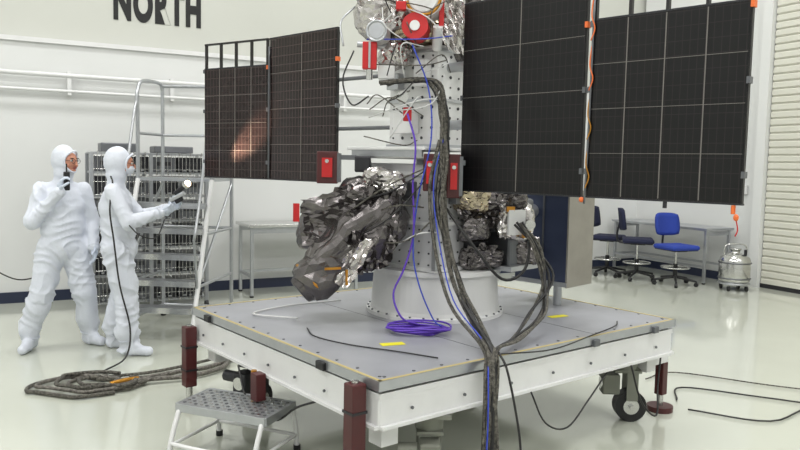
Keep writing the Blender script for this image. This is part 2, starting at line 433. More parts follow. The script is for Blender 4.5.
b.crumple((.60,4.60,1.40),(.16,.12,.05),'foil_d',amp=.04,seed=10,pw=6)
b.sheet((.34,4.42,1.46),(.74,4.50,1.47),(.36,4.42,1.28),(.58,4.47,1.22),'foil_d',.03,5)
b.sheet((.60,4.46,1.38),(.80,4.52,1.36),(.62,4.44,1.17),(.80,4.50,1.18),'foil',.022,6)
b.sheet((.42,4.46,1.12),(.60,4.52,1.12),(.42,4.48,.98),(.56,4.54,.97),'foil_d',.02,7,10)
b.box((.70,4.41,1.27),(.11,.02,.15),'white',rz=.3); b.box((.66,4.40,1.35),(.05,.02,.03),'gold',rz=.2); b.box((.76,4.40,1.20),(.05,.02,.04),'gold',rz=.2)
b.cyl((.78,4.44,1.26),(.78,4.38,1.26),.03,'steel'); b.box((.82,4.5,1.14),(.06,.05,.05),'alu_d')
b.crumple((.44,4.54,1.39),(.11,.10,.07),'foil_g',amp=.04,seed=12,pw=5)
b.crumple((.46,4.54,1.22),(.09,.09,.07),'foil_d',amp=.04,seed=13,pw=5)
b.obj('side_equipment_boxes',SCR)
b=B(SM)
b.box((-.05,-.1,1.655),(.62,.55,.03),'pedestal',bev=.004); b.box((-.05,-.1,1.70),(.66,.6,.02),'white',bev=.004)
b.box((-.05,-.38,1.675),(.6,.015,.05),'alu')
b.box((0,0,2.02),(.40,.40,.62),'pedestal',bev=.008)
for z in (1.72,2.0,2.30): b.box((0,0,z),(.425,.425,.02),'alu')
for i in range(5):
    for j in range(9):
        b.cyl((-.16+.08*i,-.2,1.77+.062*j),(-.16+.08*i,-.2045,1.77+.062*j),.010 if (i+j)%2 else .006,'plug',seg=8)
        b.cyl((.2,-.16+.08*i,1.77+.062*j),(.2045,-.16+.08*i,1.77+.062*j),.010 if (i+j)%2 else .006,'plug',seg=8)
b.box((-.02,-.24,1.86),(.16,.07,.13),'white',bev=.005); b.box((-.12,-.235,2.12),(.10,.06,.10),'alu',bev=.005)
b.box((.1,-.23,2.16),(.1,.05,.16),'white',bev=.005)
b.obj('upper_bus_column',SCR)
b=B()
b.crumple((-.12,4.62,2.55),(.15,.15,.13),'foil',amp=.07,seed=21,pw=4)
b.crumple((-.20,4.6,2.73),(.13,.13,.12),'foil',amp=.07,seed=25,pw=4)
b.crumple((.06,4.72,2.45),(.20,.18,.12),'foil_g',amp=.05,seed=33,pw=5)
b.crumple((.34,4.75,2.50),(.14,.14,.26),'foil_d',amp=.05,seed=38,pw=5)
b.crumple((-.04,4.58,2.27),(.09,.08,.07),'foil',amp=.04,seed=41,pw=4)
b.crumple((.12,4.68,2.75),(.18,.15,.14),'foil',amp=.05,seed=45,pw=4)
b.sheet((-.34,4.5,2.80),(-.02,4.42,2.78),(-.27,4.48,2.50),(-.06,4.42,2.44),'foil',.035,15)
b.sheet((.20,4.48,2.62),(.36,4.50,2.62),(.24,4.48,2.30),(.38,4.52,2.28),'foil',.03,16,10)
ax=V((-.15,-1,.05)).normalized()
c=V((.11,4.40,2.58)); b.cyl(c-ax*.16,c,.115,'white',seg=32); b.torus(c,.10,.010,'gold',axis=ax); b.cyl(c,c+ax*.01,.085,'pedestal',seg=24)
c=V((.065,4.38,2.41)); b.cyl(c-ax*.12,c,.075,'red',seg=24); b.cyl(c,c+ax*.02,.078,'red',seg=24); b.cyl(c+ax*.02,c+ax*.03,.03,'white',seg=14)
c=V((-.16,4.38,2.38)); b.cyl(c-ax*.14,c,.06,'pedestal',seg=24); b.torus(c,.058,.008,'alu',axis=ax); b.cyl(c,c+ax*.006,.045,'alu',seg=20)
b.box((-.20,4.42,2.24),(.085,.06,.16),'red',bev=.006); b.box((-.20,4.385,2.24),(.012,.015,.15),'alu')
b.cyl((-.20,4.42,2.16),(-.20,4.42,2.10),.02,'steel')
b.box((-.02,4.36,2.52),(.06,.05,.05),'red',bev=.005); b.box((.22,4.44,2.50),(.03,.03,.16),'red',bev=.004)
b.box((.03,4.40,1.90),(.05,.05,.08),'red',bev=.005)
b.cyl((.0,4.46,2.0),(.0,4.36,2.0),.035,'steel',seg=18)
b.cyl((.2,4.50,2.3),(.2,4.42,2.42),.03,'white',seg=16)
b.box((-.1,4.5,2.15),(.1,.12,.08),'white',bev=.006); b.cyl((-.28,4.5,2.32),(-.05,4.5,2.30),.018,'alu')
b.obj('top_instruments',SCR)
b=B()
def rconn(x,y,z,w,h):
    b.box((x,y,z),(w,.08,h),'dred',bev=.006); b.box((x,y-.045,z),(w*.5,.015,h*.6),'red'); b.cyl((x,y-.05,z+h*.2),(x,y-.065,z+h*.2),.012,'steel',seg=10)
    b.box((x+w*.55,y,z),(.02,.09,h*.9),'alu_d')
rconn(-.46,4.62,1.575,.13,.20); rconn(.165,4.34,1.56,.07,.22); rconn(.31,4.38,1.54,.08,.26)
b.box((-.38,4.62,1.64),(.2,.05,.03),'alu_d'); b.box((-.24,4.62,1.60),(.10,.1,.10),'dark',bev=.01)
b.box((.24,4.46,1.62),(.3,.1,.03),'alu_d')
b.obj('red_tagged_actuators',SCR)
# foil-wrapped thruster
b=B()
P0=V((.00,4.50,1.36)); P1_=V((-.53,4.32,.89))
T,L=frame(P0,P1_); rot=T.to_3x3().to_4x4()
mid=(P0+P1_)/2; d=(P1_-P0).normalized()
b.crumple(mid,(.140,.140,L/2),'foil_d',Mx=rot,amp=.045,seed=51,sub=4,pw=5)
b.crumple(mid+d*(L*.36),(.12,.12,.13),'foil_d',Mx=rot,amp=.03,seed=53,sub=3,pw=7)
b.cyl(mid+d*(L*.40+.09),mid+d*(L*.5+.075),.108,'foil_d',r1=.082,seg=28)
b.cyl(mid+d*(L*.5+.07),mid+d*(L*.5+.078),.072,'dark',seg=24)
b.torus(mid+d*(L*.40+.06),.127,.010,'gold',axis=d)
b.crumple((-.46,4.62,1.22),(.15,.13,.14),'foil_d',amp=.045,seed=61,sub=4,pw=9)
b.crumple((-.20,4.60,1.38),(.15,.14,.12),'foil_d',amp=.055,seed=66,sub=4,pw=5)
b.crumple((-.10,4.46,1.50),(.11,.08,.06),'foil',amp=.05,seed=69,sub=4,pw=5)
b.crumple((-.14,4.40,1.12),(.07,.06,.13),'foil_d',amp=.05,seed=72,sub=3,pw=5)
b.sheet((-.60,4.46,1.38),(-.14,4.32,1.54),(-.59,4.44,1.09),(-.20,4.30,1.22),'foil_d',.035,31)
b.sheet((-.30,4.32,1.36),(.03,4.32,1.48),(-.26,4.25,1.06),(-.02,4.30,1.10),'foil_d',.035,32)
b.sheet((-.20,4.29,1.15),(.0,4.32,1.23),(-.25,4.29,.95),(-.06,4.32,.99),'foil_d',.025,33,12)
b.sheet((-.42,4.28,1.10),(-.12,4.25,1.19),(-.51,4.25,.93),(-.30,4.21,.89),'foil',.022,34,12)
b.box((-.63,4.44,1.30),(.035,.03,.11),'red',rz=.3); b.box((-.38,4.18,1.00),(.10,.008,.014),'gold',rz=.5); b.box((-.30,4.18,.95),(.012,.01,.09),'gold',rz=.5)
for p,q in (((-.05,4.62,.95),(-.35,4.5,1.12)),((0,4.8,.95),(-.42,4.68,1.1))): b.cyl(p,q,.018,'alu')
b.obj('foil_wrapped_thruster',SCR)

def panel(p0,p1,zb,h,cm,slots,name,nv):
    p0=V((*p0,0)); p1=V((*p1,0)); w=(p1-p0).length; a=math.atan2(p1.y-p0.y,p1.x-p0.x)
    b=B(); hs=h-.20 if slots else h
    b.box((w/2,0,hs/2),(w,.022,hs),'pedge'); b.box((w/2,-.0125,hs/2),(w-.012,.003,hs-.012),cm)
    for i in range(1,nv): b.box((w*i/nv,-.0145,hs/2),(.005,.003,hs-.02),'strip')
    for z in (hs*.25,hs*.5,hs*.75): b.box((w/2,-.0142,z),(w-.02,.002,.0025),'strip')
    for z in (.0,hs): b.box((w/2,0,z),(w+.004,.026,.008),'dark')
    if slots:
        for i in range(5): b.box((.012+(w-.024)*i/4,0,h-.1),(.016,.022,.2),'pedge')
        b.box((w/2,0,h),(w,.022,.014),'pedge')
    for z in (h*.12,h*.5,h*.8):
        b.box((0,-.005,z),(.016,.035,.03),'alu_d'); b.box((w,-.005,z),(.016,.035,.03),'orange' if z>h*.7 else 'alu_d')
    return b.obj(name,SCR,loc=(p0.x,p0.y,zb),rz=a)
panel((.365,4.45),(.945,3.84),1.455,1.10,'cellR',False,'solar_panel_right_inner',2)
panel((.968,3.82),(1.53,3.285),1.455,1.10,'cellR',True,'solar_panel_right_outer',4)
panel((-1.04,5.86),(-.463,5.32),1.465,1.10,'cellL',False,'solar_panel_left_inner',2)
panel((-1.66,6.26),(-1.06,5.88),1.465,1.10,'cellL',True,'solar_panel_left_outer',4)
b=B()
b.cyl((.25,4.62,1.85),(.40,4.45,1.85),.03,'alu'); b.cyl((.25,4.62,2.2),(.40,4.45,2.2),.03,'alu')
b.cyl((.05,4.88,1.85),(-.46,5.34,1.85),.014,'alu_d'); b.cyl((.05,4.88,2.2),(-.46,5.34,2.2),.014,'alu_d')
for z0 in (1.5,1.75,2.0,2.25): b.tube([(.95,3.80,z0),(.965,3.79,z0+.06),(.95,3.80,z0+.13),(.96,3.80,z0+.25)],.0035,'gold' if z0<2 else 'orange')
b.tube([(.952,3.81,1.42),(.957,3.80,1.8),(.962,3.80,2.5)],.006,'alu_d')
b.tube([(-1.05,5.84,1.47),(-1.05,5.83,2.0),(-1.05,5.84,2.5)],.007,'alu_d')
b.cyl((1.50,3.31,1.45),(1.50,3.31,1.41),.010,'orange'); b.ell((1.51,3.30,1.395),(.012,.012,.016),'orange'); b.tube([(1.51,3.30,1.39),(1.52,3.30,1.34),(1.51,3.30,1.31)],.003,'red')
b.ell((.94,3.82,1.44),(.014,.014,.014),'orange'); b.cyl((1.27,3.53,1.455),(1.27,3.53,1.42),.01,'dark')
b.obj('array_hinge_hardware',SCR)
# wiring that stays on the spacecraft and deck
b=B()
for i in range(6):
    R=.13+.014*i; pts=[]; r=random.Random(i)
    for k in range(13):
        a=2*math.pi*k/12; pts.append((.12+R*1.0*math.cos(a)+.02*math.sin(3*a+i),4.12+R*.6*math.sin(a)+.01*math.cos(2*a+i*2),.660+.006*i+.006*math.sin(2*a+i)))
    b.tube(pts,.0058,'purple',n=3)
b.tube([(.12,4.20,.68),(.02,4.20,.72),(-.03,4.24,.85),(.03,4.26,1.0),(.08,4.28,1.2),(.07,4.29,1.5),(.08,4.31,1.72),(.03,4.34,1.9)],.006,'purple')
b.tube([(.25,4.16,.68),(.2,4.2,.72),(.12,4.24,.9),(.08,4.27,1.1),(.10,4.29,1.4),(.17,4.30,1.75),(.15,4.36,2.05),(.05,4.36,2.3)],.0045,'bluec')
for i in range(22):
    r=random.Random(50+i); x0,x1=r.uniform(-.25,.3),r.uniform(-.25,.33); z0=r.uniform(1.75,2.6); z1=z0+r.uniform(-.3,.25)
    b.tube([(x0,4.42,z0),((x0+x1)/2+r.uniform(-.08,.08),4.34,(z0+z1)/2+r.uniform(-.1,.1)),(x1,4.40,z1)],.0036,r.choice(['cable_k','bluec','wcable','cable','cable','wcable']))
for i in range(7):
    r=random.Random(80+i); x0,x1=r.uniform(-.4,.1),r.uniform(0,.3); z0=r.uniform(1.1,1.5); z1=r.uniform(1.2,1.6)
    b.tube([(x0,4.34,z0),((x0+x1)/2,4.24,(z0+z1)/2+r.uniform(-.08,.05)),(x1,4.32,z1)],.0045,r.choice(['cable_k','cable','wcable','cable_k']))
b.tube([(-.3,4.5,2.28),(-.36,4.45,2.1),(-.3,4.4,1.95),(-.2,4.38,2.0)],.005,'cable_k')
b.tube([(-.3,4.55,2.55),(-.38,4.5,2.45),(-.36,4.45,2.3)],.006,'alu')
b.tube([(-.6,4.35,.67),(-.9,4.5,.662),(-.7,4.8,.662),(-.4,5.0,.662)],.006,'wcable')
b.tube([(-.52,4.15,.658),(-.45,3.95,.658),(-.25,3.78,.658),(.0,3.66,.658),(.2,3.55,.658)],.004,'cable_k')
b.tube([(.50,3.62,.665),(.8,3.75,.662),(1.1,4.1,.662),(1.30,4.35,.662),(1.36,4.5,.662)],.004,'cable_k')
b.obj('wiring_harness',SCR)
# umbilical bundle going over the deck edge to the floor
b=B()
base=[(-.12,4.42,2.08),(.05,4.40,2.10),(.19,4.38,2.08),(.25,4.33,1.9),(.25,4.3,1.65),(.23,4.25,1.38),(.27,4.2,1.13),(.34,4.05,.93),(.41,3.85,.78),(.46,3.6,.70),(.465,3.50,.63),(.45,3.47,.4),(.44,3.46,.15),(.43,3.42,.035),(.38,3.25,.03),(.3,3.05,.03)]
for i in range(9):
    r=random.Random(i); off=[V((r.uniform(-.030,.030),r.uniform(-.015,.015),r.uniform(-.008,.012))) for _ in base]
    pts=[V(p)+o for p,o in zip(base,off)]
    b.tube(pts,.0105 if i<5 else .006,'cable' if i%3 else 'cable_k',seg=8)
for i in range(6):
    r=random.Random(20+i); q=lambda s=.03:r.uniform(-s,s)
    b.tube([(.70+q(),4.35,1.25+q()),(.80+q(),4.25,1.12+q()),(.86+q(.04),4.2,.95+q(.04)),(.78+q(.05),4.05,.78+q()*.5),(.62+q(),3.8,.70),(.49+q(.015),3.58,.69),(.475+q(.01),3.49,.55),(.465+q(.03),3.46,.2),(.46+q(),3.4,.03)],.008,'cable_k' if i%2 else 'cable')
b.tube([(.50,3.56,.69),(.54,3.50,.6),(.60,3.46,.3),(.62,3.42,.02),(.7,3.3,.012)],.006,'cable_k')
b.tube([(.27,4.3,1.35),(.42,4.2,1.15),(.60,4.25,.95),(.74,4.3,1.0),(.78,4.35,1.2)],.009,'cable_k')
b.tube([(.22,4.30,1.75),(.17,4.28,1.5),(.19,4.20,1.2),(.28,4.0,.85),(.43,3.65,.69),(.43,3.50,.6),(.425,3.46,.3),(.41,3.4,.03)],.010,'cable')
b.tube([(.24,4.30,1.75),(.19,4.27,1.5),(.22,4.19,1.2),(.30,3.98,.87),(.44,3.63,.71),(.44,3.47,.6),(.44,3.43,.3),(.42,3.38,.03)],.004,'bluec')
b.obj('umbilical_cable_bundle')

# ------------------------------------------------------------ step stool
b=B(TR(-.87,3.90,math.radians(-22)))
w,dp,zt=.56,.30,.29
b.box((0,0,zt),(w,dp,.012),'alu')
for y in (-dp/2,dp/2): b.box((0,y,zt-.015),(w,.014,.045),'alu',bev=.003)
for x in (-w/2,w/2): b.box((x,0,zt-.015),(.014,dp,.045),'alu',bev=.003)
for i in range(15):
    for j in range(7): b.cyl((-w/2+.03+i*.036,-dp/2+.035+j*.038,zt+.005),(-w/2+.03+i*.036,-dp/2+.035+j*.038,zt+.0085),.010,'steel' if (i+j)%2 else 'alu_d',seg=8)
for x in (-w/2+.02,w/2-.02):
    b.tube([(x,-.24,.0),(x,-.22,.1),(x,-.17,.22),(x,-.12,.265),(x,.12,.265),(x,.17,.22),(x,.20,.1),(x,.21,0.0)],.014,'white',n=5)
    for y in (-.24,.21): b.cyl((x,y,0),(x,y,.03),.020,'black',seg=12)
    b.bars([(x,-.215,.09),(x,.20,.09)],.010,'white')
b.bars([(-w/2+.02,.20,.09),(w/2-.02,.20,.09)],.010,'white'); b.tube([(-w/2+.02,-.22,.1),(-.1,-.25,.11),(.1,-.25,.11),(w/2-.02,-.22,.1)],.012,'white')
b.obj('step_stool')

# ------------------------------------------------------------ hoses / cables on floor
b=B()
for i in range(5):
    r=random.Random(i+3); pts=[]
    cx,cy=-2.22+i*.05,5.00+.03*i; R=.31-.03*i
    for k in range(13):
        a=2*math.pi*k/14+i*.35+.5; pts.append((cx+R*1.1*math.cos(a)+r.uniform(-.03,.03),cy+R*.68*math.sin(a)+r.uniform(-.03,.03),.018+.016*(i%3)))
    b.tube(pts,.014,'hose' if i%2 else 'cable',n=4)
b.tube([(-2.0,5.10,.03),(-1.80,5.22,.03),(-1.62,5.38,.03),(-1.45,5.5,.03),(-1.30,5.8,.03)],.018,'hose')
b.tube([(-2.05,4.95,.03),(-1.8,5.12,.04),(-1.5,5.28,.03),(-1.33,5.55,.03),(-1.4,6.0,.03)],.018,'hose')
b.tube([(-2.1,5.2,.03),(-1.8,5.36,.03),(-1.5,5.65,.04),(-1.35,5.95,.03)],.012,'cable')
b.tube([(-1.98,4.98,.045),(-1.90,5.06,.05),(-1.84,5.12,.045)],.020,'gold')
b.obj('coiled_hoses')
b=B()
b.tube([(1.95,5.0,.012),(2.1,5.3,.012),(2.6,5.1,.012),(3.1,4.9,.012),(3.6,5.0,.012)],.006,'cable_k')
b.tube([(1.95,4.8,.012),(2.4,4.6,.012),(2.9,4.9,.012),(3.5,4.5,.012)],.006,'cable_k')
b.tube([(1.9,5.5,.012),(2.2,5.7,.012),(2.8,5.4,.012),(3.3,5.2,.012)],.005,'cable')
b.obj('floor_cable')
b=B()
for i in range(7):
    r=random.Random(i+90); b.tube([(-1.55+r.uniform(-.1,.1),7.0,.03),(-1.4+r.uniform(-.1,.1),6.9+r.uniform(-.2,.2),.03+.01*i),(-1.25,7.2+r.uniform(-.2,.2),.03),(-1.0+r.uniform(-.1,.1),7.3+r.uniform(-.1,.2),.03),(-.7,7.1+r.uniform(-.2,.2),.03)],.015,['cable_k','wcable','cable','wcable','cable_k','cable','cable_k'][i])
b.obj('cable_bundle')

# ------------------------------------------------------------ rolling ladder
b=B(TR(-2.12,6.9,math.radians(-6)))
hw=.36; PZ=1.42; D=.55
b.box((0,D/2,PZ),(2*hw,D,.03),'alu')
for i in range(9): b.box((0,.03+i*.06,PZ+.018),(2*hw-.04,.012,.008),'steel')
n=6
for s_ in (-1,1):
    x=s_*hw
    b.bars([(x,-.50,.05),(x,0,PZ)],.022,'white',10); b.bars([(x,D,.05),(x,D,PZ),(x,D,2.34)],.018,'alu',10)
    b.bars([(x,0,PZ),(x,0,2.2)],.018,'alu',10)
    b.tube([(x,-.02,2.1),(x,0,2.24),(x,.1,2.34),(x,D-.08,2.36),(x,D,2.30)],.018,'alu')
    b.bars([(x,0,1.85),(x,D,1.85)],.014,'alu')
    b.bars([(x,-.35,.47),(x,D,.47)],.014,'alu'); b.bars([(x,-.18,.93),(x,D,.93)],.014,'alu'); b.bars([(x,-.35,.47),(x,D,1.38)],.012,'alu')
    b.bars([(x,-.48,.12),(x,D,.12)],.016,'alu')
    for y in (-.42,D):
        b.cyl((x-.015,y,.05),(x+.015,y,.05),.05,'black',seg=18); b.box((x,y,.11),(.05,.05,.03),'steel')
    b.tube([(x,-.44,.9),(x,-.30,1.25),(x,-.08,2.0),(x,0,2.18)],.014,'alu'); b.bars([(x,-.44,.9),(x,-.36,.45)],.012,'alu')
b.bars([(-hw,D,2.34),(hw,D,2.34)],.018,'alu'); b.bars([(-hw,D,1.85),(hw,D,1.85)],.014,'alu'); b.bars([(-hw,D,.12),(hw,D,.12)],.016,'alu'); b.bars([(-hw,D,.93),(hw,D,.93)],.014,'alu')
for i in range(1,n):
    t=i/n; y=-.5+.5*t; z=.05+(PZ-.05)*t
    b.box((0,y+.02,z),(2*hw-.02,.15,.025),'alu'); b.box((0,y-.055,z-.01),(2*hw-.02,.012,.05),'steel')
b.obj('rolling_step_ladder')

# ------------------------------------------------------------ equipment rack
b=B(RM@TR(1.30,8.22,0))
W_,D_,HH=1.15,.46,1.66
for x in (-W_/2,0,W_/2):
    for y in (-D_/2,D_/2): b.box((x,y,HH/2+.04),(.035,.035,HH-.08),'alu')
for x in (-W_/2,W_/2):
    for y in (-D_/2,D_/2): b.cyl((x-.015,y,.045),(x+.015,y,.045),.045,'black',seg=16)
r=random.Random(7)
for i,z in enumerate((.12,.40,.68,.96,1.22,1.46,1.66)):
    b.box((0,0,z),(W_,D_,.02),'alu')
    for k in range(10): b.box((-W_/2+.06+k*.115,-D_/2-.008,z),(.01,.012,.035),'steel')
    if z<1.6:
        for k in range(4):
            x=-W_/2+.16+k*.275; h=r.uniform(.18,.23) if z<1.4 else .16
            if z>1.2: h=min(h,.19)
            b.box((x,0,z+.012+h/2),(.255,.38,h),r.choice(['bin','alu_d','bin','alu','dark']),bev=.006)
            b.box((x,-.195,z+.012+h*.55),(.14,.012,.04),'plug')
            for q in range(3): b.box((x-.06+q*.06,-.196,z+.03),(.03,.01,.015),'alu')
for i in range(30): b.cyl((-W_/2+.02+i*.038,-D_/2-.012,.12),(-W_/2+.02+i*.038,-D_/2-.012,HH),.003,'steel',seg=6,caps=False)
for i in range(12): b.cyl((-W_/2,-D_/2-.012,.2+i*.13),(W_/2,-D_/2-.012,.2+i*.13),.003,'steel',seg=6,caps=False)
b.box((-.3,0,1.72),(.35,.3,.09),'alu_d',bev=.01); b.box((.25,0,1.71),(.4,.32,.07),'bin',bev=.01)
b.obj('equipment_rack')

def table(name,u0,u1,v0,v1,zt,mk='steel'):
    b=B(RM); b.box(((u0+u1)/2,(v0+v1)/2,zt),(u1-u0,v1-v0,.035),mk,bev=.004)
    for u in (u0+.05,u1-.05):
        for v in (v0+.05,v1-.05):
            b.box((u,v,zt/2),(.035,.035,zt-.03),'alu'); b.cyl((u,v,0),(u,v,.02),.025,'black',seg=12)
        b.box((u,(v0+v1)/2,.25),(.03,v1-v0-.1,.03),'alu')
    b.box(((u0+u1)/2,v1-.05,.25),(u1-u0-.1,.03,.03),'alu'); b.box(((u0+u1)/2,v0+.05,zt-.06),(u1-u0-.1,.02,.06),'alu'); b.box(((u0+u1)/2,v1-.05,zt-.06),(u1-u0-.1,.02,.06),'alu')
    return b.obj(name)
table('stainless_work_table',2.45,3.9,8.35,8.93,.85)
table('work_table',8.62,9.2,7.05,8.9,.78,'alu')

def chair(x,y,rz,fab,zs=.56):
    b=B(TR(x,y,rz))
    for i in range(5):
        a=2*math.pi*i/5+.3; c,s=math.cos(a),math.sin(a)
        b.cyl((0,0,.12),(.29*c,.29*s,.075),.022,'black',r1=.014,seg=10)
        b.cyl((.29*c-.02*s,.29*s+.02*c,.03),(.29*c+.02*s,.29*s-.02*c,.03),.03,'black',seg=14)
        b.cyl((.29*c,.29*s,.03),(.29*c,.29*s,.08),.01,'dark',seg=8)
    b.cyl((0,0,.10),(0,0,.30),.03,'black'); b.cyl((0,0,.30),(0,0,zs-.04),.018,'steel')
    b.torus((0,0,.25),.19,.012,'steel')
    for i in range(3):
        a=2*math.pi*i/3; b.cyl((0,0,.25),(.19*math.cos(a),.19*math.sin(a),.25),.008,'steel',seg=8)
    b.box((0,0,zs-.03),(.2,.2,.03),'dark'); b.box((0,0,zs+.015),(.46,.44,.07),fab,bev=.03); b.box((0,0,zs-.018),(.42,.40,.02),'black',bev=.008)
    b.tube([(0,.12,zs-.03),(0,.27,zs-.01),(0,.29,zs+.12),(0,.25,zs+.3)],.015,'dark')
    n=9; vs=[];fs=[]
    for j in range(7):
        for i in range(n):
            t=(i/(n-1)-.5)*2; q=(j/6-.5)*2
            wd=.20*(1-.12*abs(q)**3); hh=.16*(1-.15*abs(t)**4)
            vs.append((t*wd,.235-.05*t*t+.02*q+.0,zs+.32+q*hh))
    o=len(vs)
    vs2=[(a,c+.045,d) for a,c,d in vs]
    for j in range(6):
        for i in range(n-1):
            k=j*n+i; fs.append((k,k+1,k+n+1,k+n)); fs.append((o+k,o+k+n,o+k+n+1,o+k+1))
    for i in range(n-1):
        fs.append((i,o+i,o+i+1,i+1)); k=6*n+i; fs.append((k,k+1,o+k+1,o+k))
    for j in range(6):
        k=j*n; fs.append((k,k+n,o+k+n,o+k)); k=j*n+n-1; fs.append((k,o+k,o+k+n,k+n))
    b.add(vs+vs2,fs,fab,True)
    return b.obj('office_chair')
chair(3.16,11.1,math.radians(60),'chair_n',.56)
chair(3.48,10.7,math.radians(75),'chair_n',.56)
chair(3.88,10.25,math.radians(20),'chair',.52)

b=B(); cx,cy=4.55,9.9
b.lathe([(.14,.10),(.19,.12),(.20,.16),(.20,.40),(.185,.45),(.10,.50),(.06,.51),(.06,.55),(.075,.55),(.075,.57),(.02,.57)],(cx,cy,0),'steel',seg=32,smooth=True)
b.torus((cx,cy,.17),.203,.01,'alu_d'); b.torus((cx,cy,.38),.203,.01,'alu_d'); b.torus((cx,cy,.10),.19,.014,'alu')
for i in range(4):
    a=math.pi/4+i*math.pi/2; x,y=cx+.17*math.cos(a),cy+.17*math.sin(a)
    b.cyl((x-.012,y,.035),(x+.012,y,.035),.035,'black',seg=14); b.cyl((x,y,.035),(x,y,.10),.01,'steel',seg=8)
b.tube([(cx-.15,cy,.44),(cx-.14,cy,.6),(cx,cy,.63),(cx+.14,cy,.6),(cx+.15,cy,.44)],.009,'steel')
b.cyl((cx+.1,cy-.08,.48),(cx+.1,cy-.08,.56),.02,'dark')
b.obj('stainless_canister')

# ------------------------------------------------------------ people
def remesh(b,name,voxel,matk,parent,amp=0,smooth=4,seed=0,bones=None):
    me=bpy.data.meshes.new('tmp'); me.from_pydata([tuple(v) for v in b.v],[],b.f); me.update()
    ob=bpy.data.objects.new('tmp',me); scene.collection.objects.link(ob)
    md=ob.modifiers.new('r','REMESH'); md.mode='VOXEL'; md.voxel_size=voxel
    ms=ob.modifiers.new('s','SMOOTH'); ms.iterations=smooth; ms.factor=0.6
    dg=bpy.context.evaluated_depsgraph_get(); dg.update()
    nm=bpy.data.meshes.new_from_object(ob.evaluated_get(dg)); bpy.data.objects.remove(ob)
    if bones:
        ns=[v.normal.copy() for v in nm.vertices]
        for v,nn in zip(nm.vertices,ns):
            p=v.co; best=9
            for (a,c,k,am) in bones:
                d=c-a; L=d.length; t=max(0,min(1,(p-a).dot(d)/(L*L))); q=a+d*t; ds=(p-q).length/k
                if ds<best: best=ds; bt=t; bl=L; bd=d/L; ba=a; bam=am
            side=V((p-ba)-bd*(p-ba).dot(bd)); ang=math.atan2(side.x,side.y)
            s1=bt*bl
            w=noise.noise(V((p.x*4,p.y*4,p.z*4))+V((seed,0,0)))
            d=0
            for fq,k1,am2 in ((34,2.0,1.0),(23,-3.0,.8)):
                ph=s1*fq+math.sin(ang+seed)*k1+w*6
                crease=1-abs(math.sin(ph))
                d+=(crease**2-.3)*am2*max(0,noise.noise(V((p.x*3.5,p.y*3.5,p.z*3))+V((fq,seed,9)))*1.6+.35)
            d=d*amp*bam+noise.noise(p*7+V((seed,)*3))*amp*.7*bam
            v.co=p+nn*d
    for p in nm.polygons: p.use_smooth=True
    nm.materials.clear(); nm.materials.append(M[matk]); nm.name=name
    o=bpy.data.objects.new(name,nm); scene.collection.objects.link(o); o.parent=parent
    return o
def cap(b,p0,p1,r0,r1):
    b.cyl(p0,p1,r0,'suit',r1=r1,seg=20); b.ell(p0,(r0,)*3,'suit',14,10); b.ell(p1,(r1,)*3,'suit',14,10)
def hand(name,parent,w,d,nrm,thumb,curl=.6,sc=1.0,tc=.5):
    d=V(d).normalized(); nrm=V(nrm); nrm=(nrm-d*nrm.dot(d)).normalized(); t=d.cross(nrm)*thumb; w=V(w)
    b=B()
    def c(p,q,r0,r1): cap(b,p,q,r0*sc,r1*sc)
    kn=[]
    for i,(sd,l) in enumerate(((.030,.088),(.010,.092),(-.011,.088),(-.031,.080))):
        k=w+(d*l+t*sd)*sc; kn.append(k)
        c(w+t*sd*.55*sc,k,.015,.0115)
    b.ell(w+(d*.05-nrm*.0)*sc,(.03*sc,)*3,'suit')
    for i,L in enumerate((.072,.080,.074,.058)):
        p=kn[i]; a=0; segs=(.42,.32,.26); r=.0098
        spread=(.12,.03,-.05,-.14)[i]
        for s_,fr in enumerate(segs):
            a+=curl*(.75,1.0,.8)[s_]*(1+.08*i)
            dd=(d*math.cos(a)+nrm*math.sin(a)+t*spread*math.cos(a)).normalized()
            q=p+dd*L*fr*sc; c(p,q,r,r-.0009); p=q; r-=.0009
    p=w+(d*.022+t*.026)*sc; dd=(d*.65+t*.75+nrm*.25).normalized()
    q=p+dd*.042*sc; c(p,q,.014,.0115); dd2=(d*.8+t*(.5-.5*tc)+nrm*(.3+.6*tc)).normalized()
    q2=q+dd2*.032*sc; c(q,q2,.0112,.010); dd3=(d*.8+nrm*(.3+.8*tc)).normalized(); c(q2,q2+dd3*.024*sc,.010,.0085)
    return remesh(b,name,.0036,'glove',parent,smooth=2)
